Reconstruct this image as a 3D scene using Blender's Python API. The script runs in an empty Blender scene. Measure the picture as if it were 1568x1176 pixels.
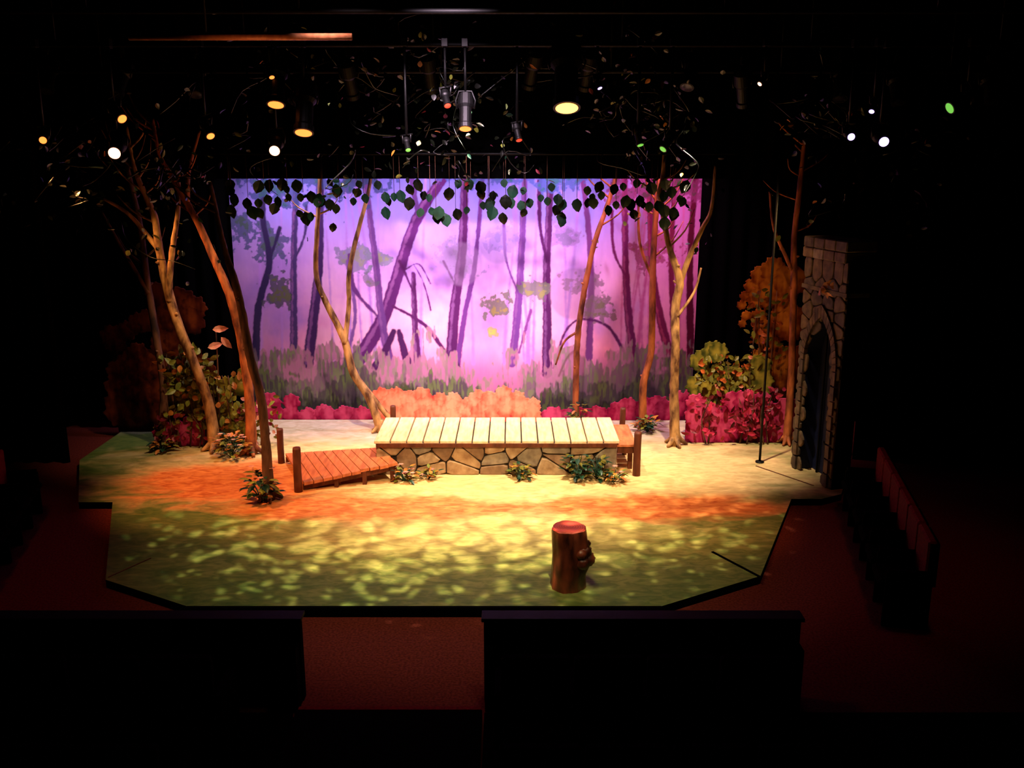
import bpy, math, random
import numpy as np
from mathutils import Vector, Matrix
random.seed(7); np.random.seed(7)
scene=bpy.context.scene
scene.view_settings.view_transform='Standard'
scene.view_settings.look='None'
def lin(c): return tuple((x/255.0)**2.2 for x in c[:3])+(1.0,)

# ---------------------------------------------------------------- materials
def mat(name,c1,c2=None,scale=6,rough=.8,bump=0.0,spec=.3,detail=5,stretch=(1,1,1),metal=0,contrast=(.35,.65)):
    m=bpy.data.materials.new(name);m.use_nodes=True;nt=m.node_tree;b=nt.nodes['Principled BSDF']
    b.inputs['Roughness'].default_value=rough;b.inputs['Metallic'].default_value=metal
    b.inputs['Specular IOR Level'].default_value=spec
    if c2 is None: c2=tuple(x*.75 for x in c1)
    tc=nt.nodes.new('ShaderNodeTexCoord');mp=nt.nodes.new('ShaderNodeMapping');mp.inputs['Scale'].default_value=stretch
    nz=nt.nodes.new('ShaderNodeTexNoise');nz.inputs['Scale'].default_value=scale;nz.inputs['Detail'].default_value=detail
    cr=nt.nodes.new('ShaderNodeValToRGB')
    cr.color_ramp.elements[0].position=contrast[0];cr.color_ramp.elements[1].position=contrast[1]
    cr.color_ramp.elements[0].color=lin(c1);cr.color_ramp.elements[1].color=lin(c2)
    L=nt.links.new
    L(tc.outputs['Object'],mp.inputs[0]);L(mp.outputs[0],nz.inputs['Vector']);L(nz.outputs[0],cr.inputs[0]);L(cr.outputs[0],b.inputs['Base Color'])
    if bump:
        bp=nt.nodes.new('ShaderNodeBump');bp.inputs['Strength'].default_value=bump;bp.inputs['Distance'].default_value=.02
        L(nz.outputs[0],bp.inputs['Height']);L(bp.outputs[0],b.inputs['Normal'])
    return m
def vcmat(name,rough=.9,spec=.1):
    m=bpy.data.materials.new(name);m.use_nodes=True;nt=m.node_tree;b=nt.nodes['Principled BSDF']
    b.inputs['Roughness'].default_value=rough;b.inputs['Specular IOR Level'].default_value=spec
    a=nt.nodes.new('ShaderNodeVertexColor');a.layer_name='paint';nt.links.new(a.outputs[0],b.inputs['Base Color'])
    return m
def emit(name,c,s):
    m=bpy.data.materials.new(name);m.use_nodes=True;nt=m.node_tree;b=nt.nodes['Principled BSDF']
    b.inputs['Base Color'].default_value=lin(c);b.inputs['Emission Color'].default_value=lin(c);b.inputs['Emission Strength'].default_value=s
    return m
M_black=mat('black_velour',(5,5,6),(9,8,9),20,.95,spec=.03)
M_wallb=mat('black_wall_paint',(8,8,9),(12,11,12),3,.9,spec=.05)
M_carpet=mat('red_brown_house_floor',(104,46,40),(76,32,28),40,.9,bump=.1,spec=.1)
M_steel=mat('black_steel',(8,8,9),(12,12,13),10,.6,spec=.2,metal=.0)
M_fix=mat('fixture_black',(5,5,5),(8,7,7),14,.5,spec=.25)
M_bark=mat('birch_bark',(190,142,88),(80,50,32),9,.7,bump=.7,stretch=(1,1,.4))
M_barkd=mat('dark_bark',(110,72,52),(44,28,24),9,.75,bump=.7,stretch=(1,1,.3))
M_barkr=mat('reddish_bark',(180,100,54),(78,38,24),9,.7,bump=.7,stretch=(1,1,.3))
M_leaf=mat('leaf_green',(84,98,38),(130,132,50),9,.5,spec=.5)
M_leafd=mat('leaf_dark_green',(14,44,34),(24,60,42),5,.45,spec=.5)
M_leafo=mat('leaf_ochre',(190,120,44),(140,84,40),6,.5,spec=.5)
M_canopy=mat('canopy_leaf',(10,14,8),(18,20,10),5,.3,spec=.6)
M_flower=mat('petal_pink',(200,150,136),(170,100,96),10,.6)
M_plank=mat('plank_pine',(228,200,164),(204,170,130),3,.55,bump=.15,stretch=(6,1,6),spec=.4)
M_plankr=mat('plank_red_brown',(190,112,72),(156,84,54),3,.5,bump=.15,stretch=(6,1,6),spec=.4)
M_post=mat('post_wood',(70,34,22),(100,52,32),6,.6,bump=.3,stretch=(2,2,.5))
M_mortar=mat('dark_mortar',(44,34,28),(26,20,16),20,.9)
M_st=[mat('stone_tan',(160,134,104),(120,96,72),9,.75,bump=.5),mat('stone_ochre',(166,138,106),(130,100,74),8,.75,bump=.5),
      mat('stone_grey',(140,126,108),(104,90,78),8,.75,bump=.5),mat('stone_umber',(136,108,84),(100,76,58),7,.75,bump=.5)]
M_void=mat('archway_dark_blue',(26,32,60),(34,40,74),5,.6)
M_paint=vcmat('scenic_paint')
M_maroon=mat('maroon_upholstery',(110,18,26),(80,10,18),30,.8,spec=.1)
M_wall2=mat('knee_wall_black',(4,4,4),(6,5,5),6,.95,spec=.02)

# ---------------------------------------------------------------- mesh builder
class MB:
    def __init__(s): s.v=[];s.f=[];s.m=[];s.mats=[];s.sm=[]
    def mi(s,m):
        if m not in s.mats: s.mats.append(m)
        return s.mats.index(m)
    def add(s,vs,fs,m,smooth=False):
        o=len(s.v);s.v+= [tuple(x) for x in vs];i=s.mi(m)
        for f in fs: s.f.append(tuple(o+k for k in f));s.m.append(i);s.sm.append(smooth)
    def box(s,c,size,m,rz=0,rot=None,bev=.0):
        R=rot or Matrix.Rotation(rz,3,'Z');hx,hy,hz=[a/2 for a in size];vs=[]
        b=bev or min(hx,hy,hz)*.12
        P=[]
        for sx in(-1,1):
            for sy in(-1,1):
                for sz in(-1,1):
                    P.append((sx*(hx-b),sy*hy,sz*(hz-b)));P.append((sx*hx,sy*(hy-b),sz*(hz-b)));P.append((sx*(hx-b),sy*(hy-b),sz*hz))
        import bmesh
        bm=bmesh.new()
        for p in P: bm.verts.new(R@Vector(p)+Vector(c))
        r=bmesh.ops.convex_hull(bm,input=bm.verts)
        bm.verts.ensure_lookup_table();bm.verts.index_update()
        s.add([v.co[:] for v in bm.verts],[[v.index for v in f.verts] for f in bm.faces],m);bm.free()
    def tube(s,pts,rad,m,seg=10,wob=0,cap=True,smooth=True,sub=4):
        P=[Vector(p) for p in pts]
        if sub>1 and len(P)>2:
            Q=[];R=[]
            for i in range(len(P)-1):
                p0=P[max(i-1,0)];p1=P[i];p2=P[i+1];p3=P[min(i+2,len(P)-1)]
                for k in range(sub):
                    t=k/sub
                    Q.append(.5*((2*p1)+(p2-p0)*t+(2*p0-5*p1+4*p2-p3)*t*t+(3*p1-p0-3*p2+p3)*t**3));R.append(rad[i]*(1-t)+rad[i+1]*t)
            Q.append(P[-1]);R.append(rad[-1]);P=Q;rad=R
        vs=[];fs=[];n=len(P);up=None
        for i,p in enumerate(P):
            d=(P[min(i+1,n-1)]-P[max(i-1,0)]).normalized()
            if up is None: up=Vector((1,0,0)) if abs(d.x)<.9 else Vector((0,1,0))
            a=(up-d*up.dot(d)).normalized();b=d.cross(a);up=a
            for k in range(seg):
                t=2*math.pi*k/seg;r=rad[i]*(1+wob*random.uniform(-1,1))
                vs.append(p+a*math.cos(t)*r+b*math.sin(t)*r)
        for i in range(n-1):
            for k in range(seg):
                fs.append((i*seg+k,i*seg+(k+1)%seg,(i+1)*seg+(k+1)%seg,(i+1)*seg+k))
        if cap: fs.append(tuple(range(seg-1,-1,-1)));fs.append(tuple((n-1)*seg+k for k in range(seg)))
        s.add(vs,fs,m,smooth)
    def leaf(s,p,d,n,L,Wd,m):
        d=Vector(d).normalized();n=Vector(n);sd=d.cross(n)
        if sd.length<1e-3: sd=d.orthogonal()
        sd.normalize();n=sd.cross(d);p=Vector(p)
        prof=[(0,0),(.2,.36),(.45,.5),(.75,.34),(1,0)]
        vs=[];
        for t,w in prof: vs.append(p+d*L*t-n*L*.18*t*t)
        for t,w in prof[1:4]: vs.append(p+d*L*t+sd*Wd*w+n*L*(.05-.18*t*t))
        for t,w in prof[1:4]: vs.append(p+d*L*t-sd*Wd*w+n*L*(.05-.18*t*t))
        s.add(vs,[(0,5,1),(1,5,6,2),(2,6,7,3),(3,7,4),(0,1,8),(1,2,9,8),(2,3,10,9),(3,4,10)],m)
    def rleaf(s,p,L,Wd,m,down=.0):
        d=Vector((random.gauss(0,1),random.gauss(0,1),random.gauss(0,1)-down));n=Vector((random.gauss(0,1),random.gauss(0,1),random.gauss(0,1)+.6))
        s.leaf(p,d,n,L*random.uniform(.7,1.3),Wd*random.uniform(.7,1.3),m)
    def obj(s,name,loc=(0,0,0)):
        me=bpy.data.meshes.new(name)
        L=Vector(loc)
        me.from_pydata([tuple(Vector(v)-L) for v in s.v],[],s.f)
        for m in s.mats: me.materials.append(m)
        me.polygons.foreach_set('material_index',s.m);me.polygons.foreach_set('use_smooth',s.sm)
        me.update();o=bpy.data.objects.new(name,me);o.location=L;bpy.context.collection.objects.link(o);return o

# ---------------------------------------------------------------- room shell
def room_box(name,x0,x1,y0,y1,z0,z1,m):
    b=MB();b.box(((x0+x1)/2,(y0+y1)/2,(z0+z1)/2),(x1-x0,y1-y0,z1-z0),m,bev=.005);return b.obj(name,((x0+x1)/2,(y0+y1)/2,(z0+z1)/2))
room_box('floor',-11,10,-4,18.2,-.3,-.1,M_carpet)
room_box('wall_back',-11,10,18,18.2,-.1,7.4,M_wallb)
room_box('wall_left',-11.2,-11,-4,18.2,-.1,7.4,M_wallb)
room_box('wall_right',10,10.2,-4,18.2,-.1,7.4,M_wallb)
room_box('wall_front',-11,10,-4.2,-4,-.1,7.4,M_wallb)
room_box('ceiling',-11,10,-4,18.2,7.4,7.6,M_wallb)

# ---------------------------------------------------------------- stage deck
outline=[(-3.49,9.0),(1.6,9.0),(2.87,9.75),(3.97,12.25),(4.4,12.25),(4.75,12.45),(4.95,12.9),(5.0,14.0),(5.4,14.2),(5.4,17.0),(-6.95,17.0),(-6.95,14.0),(-6.1,12.12),(-5.62,12.12),(-4.65,9.65)]
m=bpy.data.materials.new('painted_deck');m.use_nodes=True;nt=m.node_tree;N=nt.nodes.new;LK=nt.links.new;B=nt.nodes['Principled BSDF']
B.inputs['Roughness'].default_value=.6;B.inputs['Specular IOR Level'].default_value=.2
geo=N('ShaderNodeNewGeometry')
def noise(scale,stretch=(1,1,1),detail=5,dist=0,rot=0):
    mp=N('ShaderNodeMapping');mp.inputs['Scale'].default_value=stretch;mp.inputs['Rotation'].default_value=(0,0,rot);LK(geo.outputs['Position'],mp.inputs[0])
    n=N('ShaderNodeTexNoise');n.inputs['Scale'].default_value=scale;n.inputs['Detail'].default_value=detail;n.inputs['Distortion'].default_value=dist;LK(mp.outputs[0],n.inputs['Vector']);return n.outputs[0]
def mth(op,a,b=None,clamp=False):
    n=N('ShaderNodeMath');n.operation=op;n.use_clamp=clamp
    for i,x in enumerate((a,b)):
        if x is None: continue
        if isinstance(x,(int,float)): n.inputs[i].default_value=x
        else: LK(x,n.inputs[i])
    return n.outputs[0]
def ell(cx,cy,rx,ry,soft=.5,nz=.5):
    vs=N('ShaderNodeVectorMath');vs.operation='SUBTRACT';LK(geo.outputs['Position'],vs.inputs[0]);vs.inputs[1].default_value=(cx,cy,0)
    vm=N('ShaderNodeVectorMath');vm.operation='MULTIPLY';LK(vs.outputs[0],vm.inputs[0]);vm.inputs[1].default_value=(1/rx,1/ry,0)
    ln=N('ShaderNodeVectorMath');ln.operation='LENGTH';LK(vm.outputs[0],ln.inputs[0])
    d=mth('ADD',ln.outputs['Value'],mth('MULTIPLY',mth('SUBTRACT',bign,.5),nz*2))
    return mth('DIVIDE',mth('SUBTRACT',1+soft/2,d),soft,True)
bign=noise(1.6,(1,1.6,1),6,.6)
fine=noise(5,(1,2.2,1),6,1.0)
def mix(f,a,b):
    n=N('ShaderNodeMix');n.data_type='RGBA'
    if isinstance(f,(int,float)): n.inputs[0].default_value=f
    else: LK(f,n.inputs[0])
    for i,x in ((6,a),(7,b)):
        if isinstance(x,tuple): n.inputs[i].default_value=x
        else: LK(x,n.inputs[i])
    return n.outputs[2]
def rmp(x,a,b): return mth('DIVIDE',mth('SUBTRACT',x,a),b-a,True)
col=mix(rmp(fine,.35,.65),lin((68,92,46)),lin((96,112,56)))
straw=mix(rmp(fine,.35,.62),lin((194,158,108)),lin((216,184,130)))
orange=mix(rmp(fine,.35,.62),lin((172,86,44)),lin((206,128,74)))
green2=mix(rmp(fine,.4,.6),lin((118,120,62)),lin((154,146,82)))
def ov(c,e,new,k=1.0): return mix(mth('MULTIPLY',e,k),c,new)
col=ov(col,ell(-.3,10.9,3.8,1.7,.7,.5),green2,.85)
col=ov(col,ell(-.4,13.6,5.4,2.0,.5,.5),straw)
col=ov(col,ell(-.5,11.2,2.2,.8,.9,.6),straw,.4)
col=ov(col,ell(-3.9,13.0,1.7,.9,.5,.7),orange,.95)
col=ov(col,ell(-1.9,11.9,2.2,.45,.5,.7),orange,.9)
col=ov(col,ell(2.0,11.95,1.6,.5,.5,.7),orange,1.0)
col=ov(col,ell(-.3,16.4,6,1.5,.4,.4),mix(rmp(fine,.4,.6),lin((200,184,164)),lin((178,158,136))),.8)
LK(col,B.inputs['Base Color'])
bp=N('ShaderNodeBump');bp.inputs['Strength'].default_value=.15;LK(fine,bp.inputs['Height']);LK(bp.outputs[0],B.inputs['Normal'])
M_deck=m
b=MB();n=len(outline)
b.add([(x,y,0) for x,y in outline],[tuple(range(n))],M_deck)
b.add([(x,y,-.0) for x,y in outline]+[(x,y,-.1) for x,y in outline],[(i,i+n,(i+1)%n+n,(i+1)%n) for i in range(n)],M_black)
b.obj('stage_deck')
b=MB();b.box((-.945,8.97,-.045),(5.1,.05,.11),M_black);b.obj('trim_1')
b=MB();b.box((2.66,10.06,.004),(.83,.035,.008),M_black,rz=math.atan2(-.72,.41));b.box((-4.5,9.97,.004),(.6,.014,.008),M_post,rz=math.atan2(.53,.29))
b.box((4.15,13.25,.004),(1.1,.02,.008),M_post,rz=math.atan2(-1.06,.72));b.obj('trim_2')

# ---------------------------------------------------------------- painted backdrop
def vn(nx,nz,cx,cz,seed=0):
    r=np.random.RandomState(seed);gx=int(nx/cx)+3;gz=int(nz/cz)+3;g=r.rand(gz,gx)
    x=np.arange(nx)/cx;z=np.arange(nz)/cz;xi=x.astype(int);zi=z.astype(int);fx=x-xi;fz=z-zi;fx=fx*fx*(3-2*fx);fz=fz*fz*(3-2*fz)
    fx=fx[None,:];fz=fz[:,None]
    a=g[zi][:,xi];bb=g[zi][:,xi+1];c=g[zi+1][:,xi];d=g[zi+1][:,xi+1]
    return (a*(1-fx)+bb*fx)*(1-fz)+(c*(1-fx)+d*fx)*fz
def fbm(nx,nz,cx,cz,o=4,seed=0):
    s=0;a=1;t=0
    for i in range(o):
        s=s+a*vn(nx,nz,max(cx/2**i,1.01),max(cz/2**i,1.01),seed+i*13);t+=a;a*=.55
    return s/t
def C(c): return np.array([(x/255.0)**2.2 for x in c])
X0,X1,Z1=-5.15,3.52,4.75;st=.010
nx=int((X1-X0)/st);nz=int(Z1/st)
xs=np.linspace(X0,X1,nx);zs=np.linspace(0,Z1,nz);X,Z=np.meshgrid(xs,zs)
cols=np.zeros((nz,nx,3))
keys=[(0,(116,84,112)),(.9,(206,120,166)),(1.3,(250,156,192)),(2.0,(234,160,212)),(3.0,(210,158,228)),(3.7,(164,140,226)),(4.75,(98,104,196))]  # drop's own gradient, with some purple and pink stage light mixed into the paint
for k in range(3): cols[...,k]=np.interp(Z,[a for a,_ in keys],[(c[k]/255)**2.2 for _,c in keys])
def blend(maskv,c):
    global cols
    mm=np.clip(maskv,0,1)[...,None];cols=cols*(1-mm)+np.array(c)*mm
n1=fbm(nx,nz,90,90,5,1);n2=fbm(nx,nz,30,30,4,2);n3=fbm(nx,nz,8,8,3,3);n4=fbm(nx,nz,6,20,3,4)
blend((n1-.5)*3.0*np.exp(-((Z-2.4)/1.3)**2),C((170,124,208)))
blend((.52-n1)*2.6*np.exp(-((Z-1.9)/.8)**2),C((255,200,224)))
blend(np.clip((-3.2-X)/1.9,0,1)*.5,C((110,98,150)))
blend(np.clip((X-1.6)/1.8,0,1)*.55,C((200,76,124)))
def seg(ptsw):
    best=np.full(X.shape,9.)
    for i in range(len(ptsw)-1):
        (x0,z0,w0),(x1,z1,w1)=ptsw[i],ptsw[i+1]
        dx,dz=x1-x0,z1-z0;t=np.clip(((X-x0)*dx+(Z-z0)*dz)/(dx*dx+dz*dz+1e-9),0,1)
        d=np.hypot(X-x0-t*dx,Z-z0-t*dz)-(w0+(w1-w0)*t)/2
        best=np.minimum(best,d)
    return best
def smooth(pts):
    o=[]
    for i in range(len(pts)-1):
        p=[np.array(pts[max(0,min(len(pts)-1,j))]) for j in (i-1,i,i+1,i+2)]
        for k in range(5):
            t=k/5;o.append(tuple(.5*((2*p[1])+(p[2]-p[0])*t+(2*p[0]-5*p[1]+4*p[2]-p[3])*t*t+(3*p[1]-p[0]-3*p[2]+p[3])*t**3)))
    o.append(tuple(pts[-1]));return o
def ptree(pts,w,c,hi=None,op=.92,taper=.75):
    L=len(pts);P=[(x,z,w*(taper+(1.25-taper)*i/(L-1))) for i,(x,z) in enumerate(pts)]
    d=seg(smooth(P))+(n3-.5)*.03
    blend((-d/.022+.5)*op,C(c))
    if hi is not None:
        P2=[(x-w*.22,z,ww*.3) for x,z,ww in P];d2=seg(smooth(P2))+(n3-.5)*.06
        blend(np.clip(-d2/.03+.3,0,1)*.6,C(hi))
def foliage(cx,cz,r,c,c2,th=.5,op=.85,sx=1.3):
    q=np.hypot((X-cx)/sx,Z-cz)/r
    mk=np.clip((1.0-q)*1.2+(n2-.5)*2.2+(n3-.5)*1.4-.35,0,1)
    blend(np.clip(mk*6,0,1)*op*(q<1.6),C(c));blend(np.clip((mk-.45)*5,0,1)*(n3>.5)*.8*(q<1.3),C(c2))
r=random.Random(3)
for i in range(26):
    x=r.uniform(-5,3.4);dx=r.uniform(-.25,.25)
    ptree([(x+dx,4.6),(x+dx*.4+r.uniform(-.05,.05),3),(x,2),(x-dx*.3,1.0)],r.uniform(.03,.08),(178,128,206) if x<1.5 else (190,92,150),op=.5)
for f in [(-2.85,2.95,.3,(130,122,150),(146,144,120)),(-2.4,2.95,.25,(124,124,140),(146,146,110)),(-.93,2.9,.42,(164,132,186),(144,124,156)),(-.26,3.25,.35,(160,126,200),(134,114,172)),(1.4,2.5,.38,(144,110,136),(118,110,96)),(-4.6,3.4,.5,(70,80,110),(72,92,76)),(.95,3.3,.3,(164,122,186),(134,112,156)),(2.6,3.1,.4,(146,66,104),(130,90,66))]: foliage(*f)
DP=(86,38,88);DH=(146,94,152)
T=[([(-3.82,4.7),(-3.98,2.9),(-4.08,1.1)],.12,(72,56,100),DH),([(-4.4,4.7),(-4.5,3.7),(-4.43,2.9),(-4.68,2.07),(-4.8,1.1)],.12,(54,44,78),None),([(-4.43,2.9),(-4.2,3.5)],.06,(54,44,78),None),
([(-3.41,4.7),(-3.52,2.9),(-3.66,1.95),(-3.82,1.0)],.17,(68,44,88),DH),([(-.98,4.7),(-1.69,3.72),(-2.09,2.67),(-2.4,1.83),(-2.92,1.0)],.22,(92,42,100),(156,96,156)),
([(-2.66,4.7),(-2.49,2.9),(-2.4,1.7),(-2.24,.8)],.13,(108,66,128),DH),([(-1.69,3.72),(-1.85,4.7)],.11,(100,62,122),None),([(-1.81,2.67),(-1.8,1.7),(-1.76,.8)],.12,DP,DH),([(-1.8,2.3),(-2.05,2.9)],.05,DP,None),([(-.84,4.7),(-.9,3.15),(-1.07,1.95),(-1.15,.85)],.18,DP,DH),
([(-.5,4.7),(-.67,2.9),(-.87,1.95),(-1.02,1.0)],.09,(108,58,126),None),([(.24,4.7),(.19,3.38),(.13,2.3),(.01,1.0)],.13,(114,66,136),DH),([(.71,4.7),(.64,2.9),(.65,1.95),(.66,.8)],.15,DP,DH),([(.64,2.9),(.5,3.6),(.5,4.6)],.07,DP,None),
([(1.22,4.7),(1.44,2.9),(1.44,1.1)],.11,(120,64,126),None),([(2.0,4.7),(2.07,2.9),(2.18,1.7),(2.33,.9)],.14,(104,36,86),(164,80,126)),([(2.45,4.7),(2.55,2.9),(2.72,1.95),(2.98,1.1)],.14,(110,34,74),(176,72,106)),
([(2.95,4.7),(2.9,3),(3.05,1.2)],.1,(110,36,68),None),([(3.3,4.7),(3.25,3),(3.35,1.0)],.12,(84,22,48),None),
([(.78,.9),(.95,1.5),(1.15,1.78),(1.4,1.83),(1.8,1.68),(2.1,1.2)],.05,(92,42,94),None),([(-2.2,2.07),(-1.62,1.72),(-1.14,1.05)],.07,DP,None),([(-1.8,2.85),(-1.62,2.5),(-1.5,2.0)],.025,DP,None),([(-1.95,2.75),(-1.7,2.85),(-1.5,2.5)],.025,DP,None),
([(-3.1,1.1),(-2.9,1.9),(-3.0,2.9)],.07,(128,86,152),None),([(.13,1.2),(.35,2.0)],.05,(128,70,136),None),([(-2.5,1.9),(-2.9,2.4),(-2.95,3.0)],.08,(102,56,116),None),
([(-3.98,2.9),(-3.75,3.4),(-3.7,3.9)],.05,(72,56,100),None),([(.13,2.3),(-.1,2.9),(-.15,3.6)],.05,(114,66,136),None),([(2.1,2.6),(1.85,3.1),(1.8,3.8)],.05,(104,36,86),None),([(-1.0,2.4),(-1.25,2.9)],.04,DP,None)]
for p,w,c,h in T: ptree(p,w,c,h)
for p in [[(-2.1,1.6),(-1.95,1.0),(-1.7,.5)],[(-2.2,1.6),(-2.5,1.0),(-2.9,.5)],[(-1.14,1.2),(-1.0,.7)]]: ptree(p,.2,(76,38,84),None,taper=.5)
for f in [(-4.3,2.3,.34,(64,70,70),(96,100,62),.5,.85,1.1),(-.3,2.05,.36,(112,108,96),(164,144,80),.5,.9,1.2),(-.35,1.6,.16,(196,160,84),(224,190,84),.5,.8,1),(.37,2.4,.26,(110,110,96),(150,144,84),.5,.85,1.1),(-2.6,2.5,.2,(104,100,110),(120,120,90),.5,.7,1.2),(1.6,2.1,.3,(130,104,116),(120,114,86),.5,.85,1.2)]: foliage(*f)
foliage(-3.6,4.3,.5,(64,76,120),(56,92,90),sx=3);foliage(.2,4.5,.35,(84,96,164),(64,110,116),sx=6);foliage(2.6,4.2,.45,(120,52,96),(80,66,66),sx=2.5)
for cx,cz,rr_,c in [(-.93,2.85,.42,(154,120,160)),(-.26,3.2,.36,(156,124,180)),(1.15,2.3,.5,(136,100,132))]:
    d=np.hypot(X-cx,Z-cz);blend(np.clip((rr_-d)/.05,0,1)*.42,C(c))
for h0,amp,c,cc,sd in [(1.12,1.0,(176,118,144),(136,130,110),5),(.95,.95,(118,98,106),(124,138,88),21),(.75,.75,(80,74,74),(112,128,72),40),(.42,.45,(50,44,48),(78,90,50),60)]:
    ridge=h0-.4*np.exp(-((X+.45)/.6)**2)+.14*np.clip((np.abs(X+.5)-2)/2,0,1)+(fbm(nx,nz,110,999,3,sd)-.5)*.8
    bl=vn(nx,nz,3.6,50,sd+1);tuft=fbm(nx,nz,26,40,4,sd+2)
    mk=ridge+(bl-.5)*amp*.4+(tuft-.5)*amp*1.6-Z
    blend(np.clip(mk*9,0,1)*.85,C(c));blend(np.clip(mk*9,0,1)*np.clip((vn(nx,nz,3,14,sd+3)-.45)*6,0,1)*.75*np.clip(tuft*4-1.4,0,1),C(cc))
cols*=(.95+.12*(n4-.5))[...,None]
def grid_obj(name,verts,nx,nz,colarr,keep=None,loc=(0,0,0),solid=0):
    idx=np.arange(nx*nz).reshape(nz,nx)
    q=np.stack([idx[:-1,:-1],idx[:-1,1:],idx[1:,1:],idx[1:,:-1]],-1).reshape(-1,4)
    ca=np.concatenate([colarr.reshape(-1,3),np.ones((nx*nz,1))],1)
    if keep is not None:
        kk=keep.reshape(-1);q=q[kk[q].all(1)]
        used=np.unique(q);re=-np.ones(nx*nz,int);re[used]=np.arange(len(used));q=re[q];verts=verts[used];ca=ca[used]
    me=bpy.data.meshes.new(name);me.vertices.add(len(verts));me.vertices.foreach_set('co',(verts).astype(np.float32).ravel())
    me.loops.add(q.size);me.loops.foreach_set('vertex_index',q.ravel().astype(np.int32));me.polygons.add(len(q));me.polygons.foreach_set('loop_start',np.arange(0,q.size,4,dtype=np.int32));
    me.update(calc_edges=True);me.validate()
    at=me.color_attributes.new('paint','FLOAT_COLOR','POINT');at.data.foreach_set('color',ca.astype(np.float32).ravel())
    me.materials.append(M_paint)
    o=bpy.data.objects.new(name,me);o.location=loc;bpy.context.collection.objects.link(o)
    if solid:
        s=o.modifiers.new('s','SOLIDIFY');s.thickness=solid
    return o
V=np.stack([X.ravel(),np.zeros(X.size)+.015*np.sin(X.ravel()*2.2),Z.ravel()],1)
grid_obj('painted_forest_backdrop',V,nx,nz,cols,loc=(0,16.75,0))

# ---------------------------------------------------------------- cut-out foliage flats
def flat(name,y,lobes,cdark,cmid,clight,base=None,st=.014,seed=0,rz=0,strokes=True):
    xa=min(l[0]-l[2]*1.3 for l in lobes);xb=max(l[0]+l[2]*1.3 for l in lobes);zb=max(l[1]+l[2]*1.3 for l in lobes)
    nx=int((xb-xa)/st);nz=int(zb/st);X,Z=np.meshgrid(np.linspace(xa,xb,nx),np.linspace(0,zb,nz))
    a=fbm(nx,nz,9,9,3,seed);b2=fbm(nx,nz,22,22,3,seed+5);keep=np.zeros(X.shape,bool);sh=np.zeros(X.shape);idx=np.zeros(X.shape)
    rr=np.random.RandomState(seed)
    for l in lobes:
        lx,lz,lr=l[:3];ang=np.arctan2(Z-lz,X-lx);ph=rr.rand()*6
        rad=lr*(1+.07*np.sin(ang*7+ph)+.05*np.sin(ang*12+ph*2))
        d=np.hypot(X-lx,Z-lz)/rad
        ins=(d<1)
        keep|=ins
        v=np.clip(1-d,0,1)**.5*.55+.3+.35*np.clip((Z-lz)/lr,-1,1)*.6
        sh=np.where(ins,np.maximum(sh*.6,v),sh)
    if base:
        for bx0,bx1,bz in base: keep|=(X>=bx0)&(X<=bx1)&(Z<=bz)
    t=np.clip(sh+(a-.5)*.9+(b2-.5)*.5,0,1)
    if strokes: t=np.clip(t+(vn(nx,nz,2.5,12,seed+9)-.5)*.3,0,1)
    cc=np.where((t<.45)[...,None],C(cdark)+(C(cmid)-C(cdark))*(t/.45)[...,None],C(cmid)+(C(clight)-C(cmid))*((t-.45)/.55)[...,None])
    o=grid_obj(name,np.stack([X.ravel(),np.zeros(X.size),Z.ravel()],1),nx,nz,cc,keep=keep,loc=(0,y,0),solid=.02)
    return o
def lobes(x0,x1,ztop,r,n,seed,jit=.1,rows=2):
    q=random.Random(seed);o=[]
    for k in range(rows):
        for i in range(n):
            x=x0+(x1-x0)*(i+.5+q.uniform(-.25,.25))/n;zt=ztop(x) if callable(ztop) else ztop
            rr=r*q.uniform(.75,1.2);o.append((x,max(.05,(zt-rr+q.uniform(-jit,jit))*(1-k/rows)),rr))
    return o
coral=((150,44,44),(222,96,70),(246,142,106));mag=((60,10,34),(144,26,66),(196,70,108));grn=((20,28,12),(66,66,26),(150,128,48));org=((50,20,8),(120,56,18),(196,120,44));dred=((26,8,6),(66,24,16),(110,50,24))
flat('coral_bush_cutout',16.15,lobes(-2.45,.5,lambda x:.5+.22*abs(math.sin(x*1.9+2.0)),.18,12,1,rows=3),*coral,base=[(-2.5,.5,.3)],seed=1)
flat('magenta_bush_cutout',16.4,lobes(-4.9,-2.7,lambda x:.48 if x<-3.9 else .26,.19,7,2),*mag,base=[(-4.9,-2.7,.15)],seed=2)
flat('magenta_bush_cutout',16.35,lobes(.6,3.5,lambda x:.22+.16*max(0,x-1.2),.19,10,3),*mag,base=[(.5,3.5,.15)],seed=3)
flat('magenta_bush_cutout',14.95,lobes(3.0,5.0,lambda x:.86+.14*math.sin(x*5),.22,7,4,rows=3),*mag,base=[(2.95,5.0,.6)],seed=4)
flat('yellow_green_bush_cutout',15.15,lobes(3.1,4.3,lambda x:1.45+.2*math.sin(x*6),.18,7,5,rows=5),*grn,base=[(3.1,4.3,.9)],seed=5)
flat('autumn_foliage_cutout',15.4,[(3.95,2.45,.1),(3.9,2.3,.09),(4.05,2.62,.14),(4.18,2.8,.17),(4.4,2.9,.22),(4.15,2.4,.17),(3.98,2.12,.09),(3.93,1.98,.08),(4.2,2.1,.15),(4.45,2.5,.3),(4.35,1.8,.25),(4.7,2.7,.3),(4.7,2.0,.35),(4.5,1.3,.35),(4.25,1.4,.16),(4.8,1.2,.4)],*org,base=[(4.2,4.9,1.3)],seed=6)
flat('green_bush_cutout',14.85,lobes(-5.7,-4.5,lambda x:1.0+.5*max(0,(-4.9-x)),.2,7,7,jit=.2,rows=4),*grn,base=[(-5.6,-4.5,.4)],seed=7)
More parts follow.
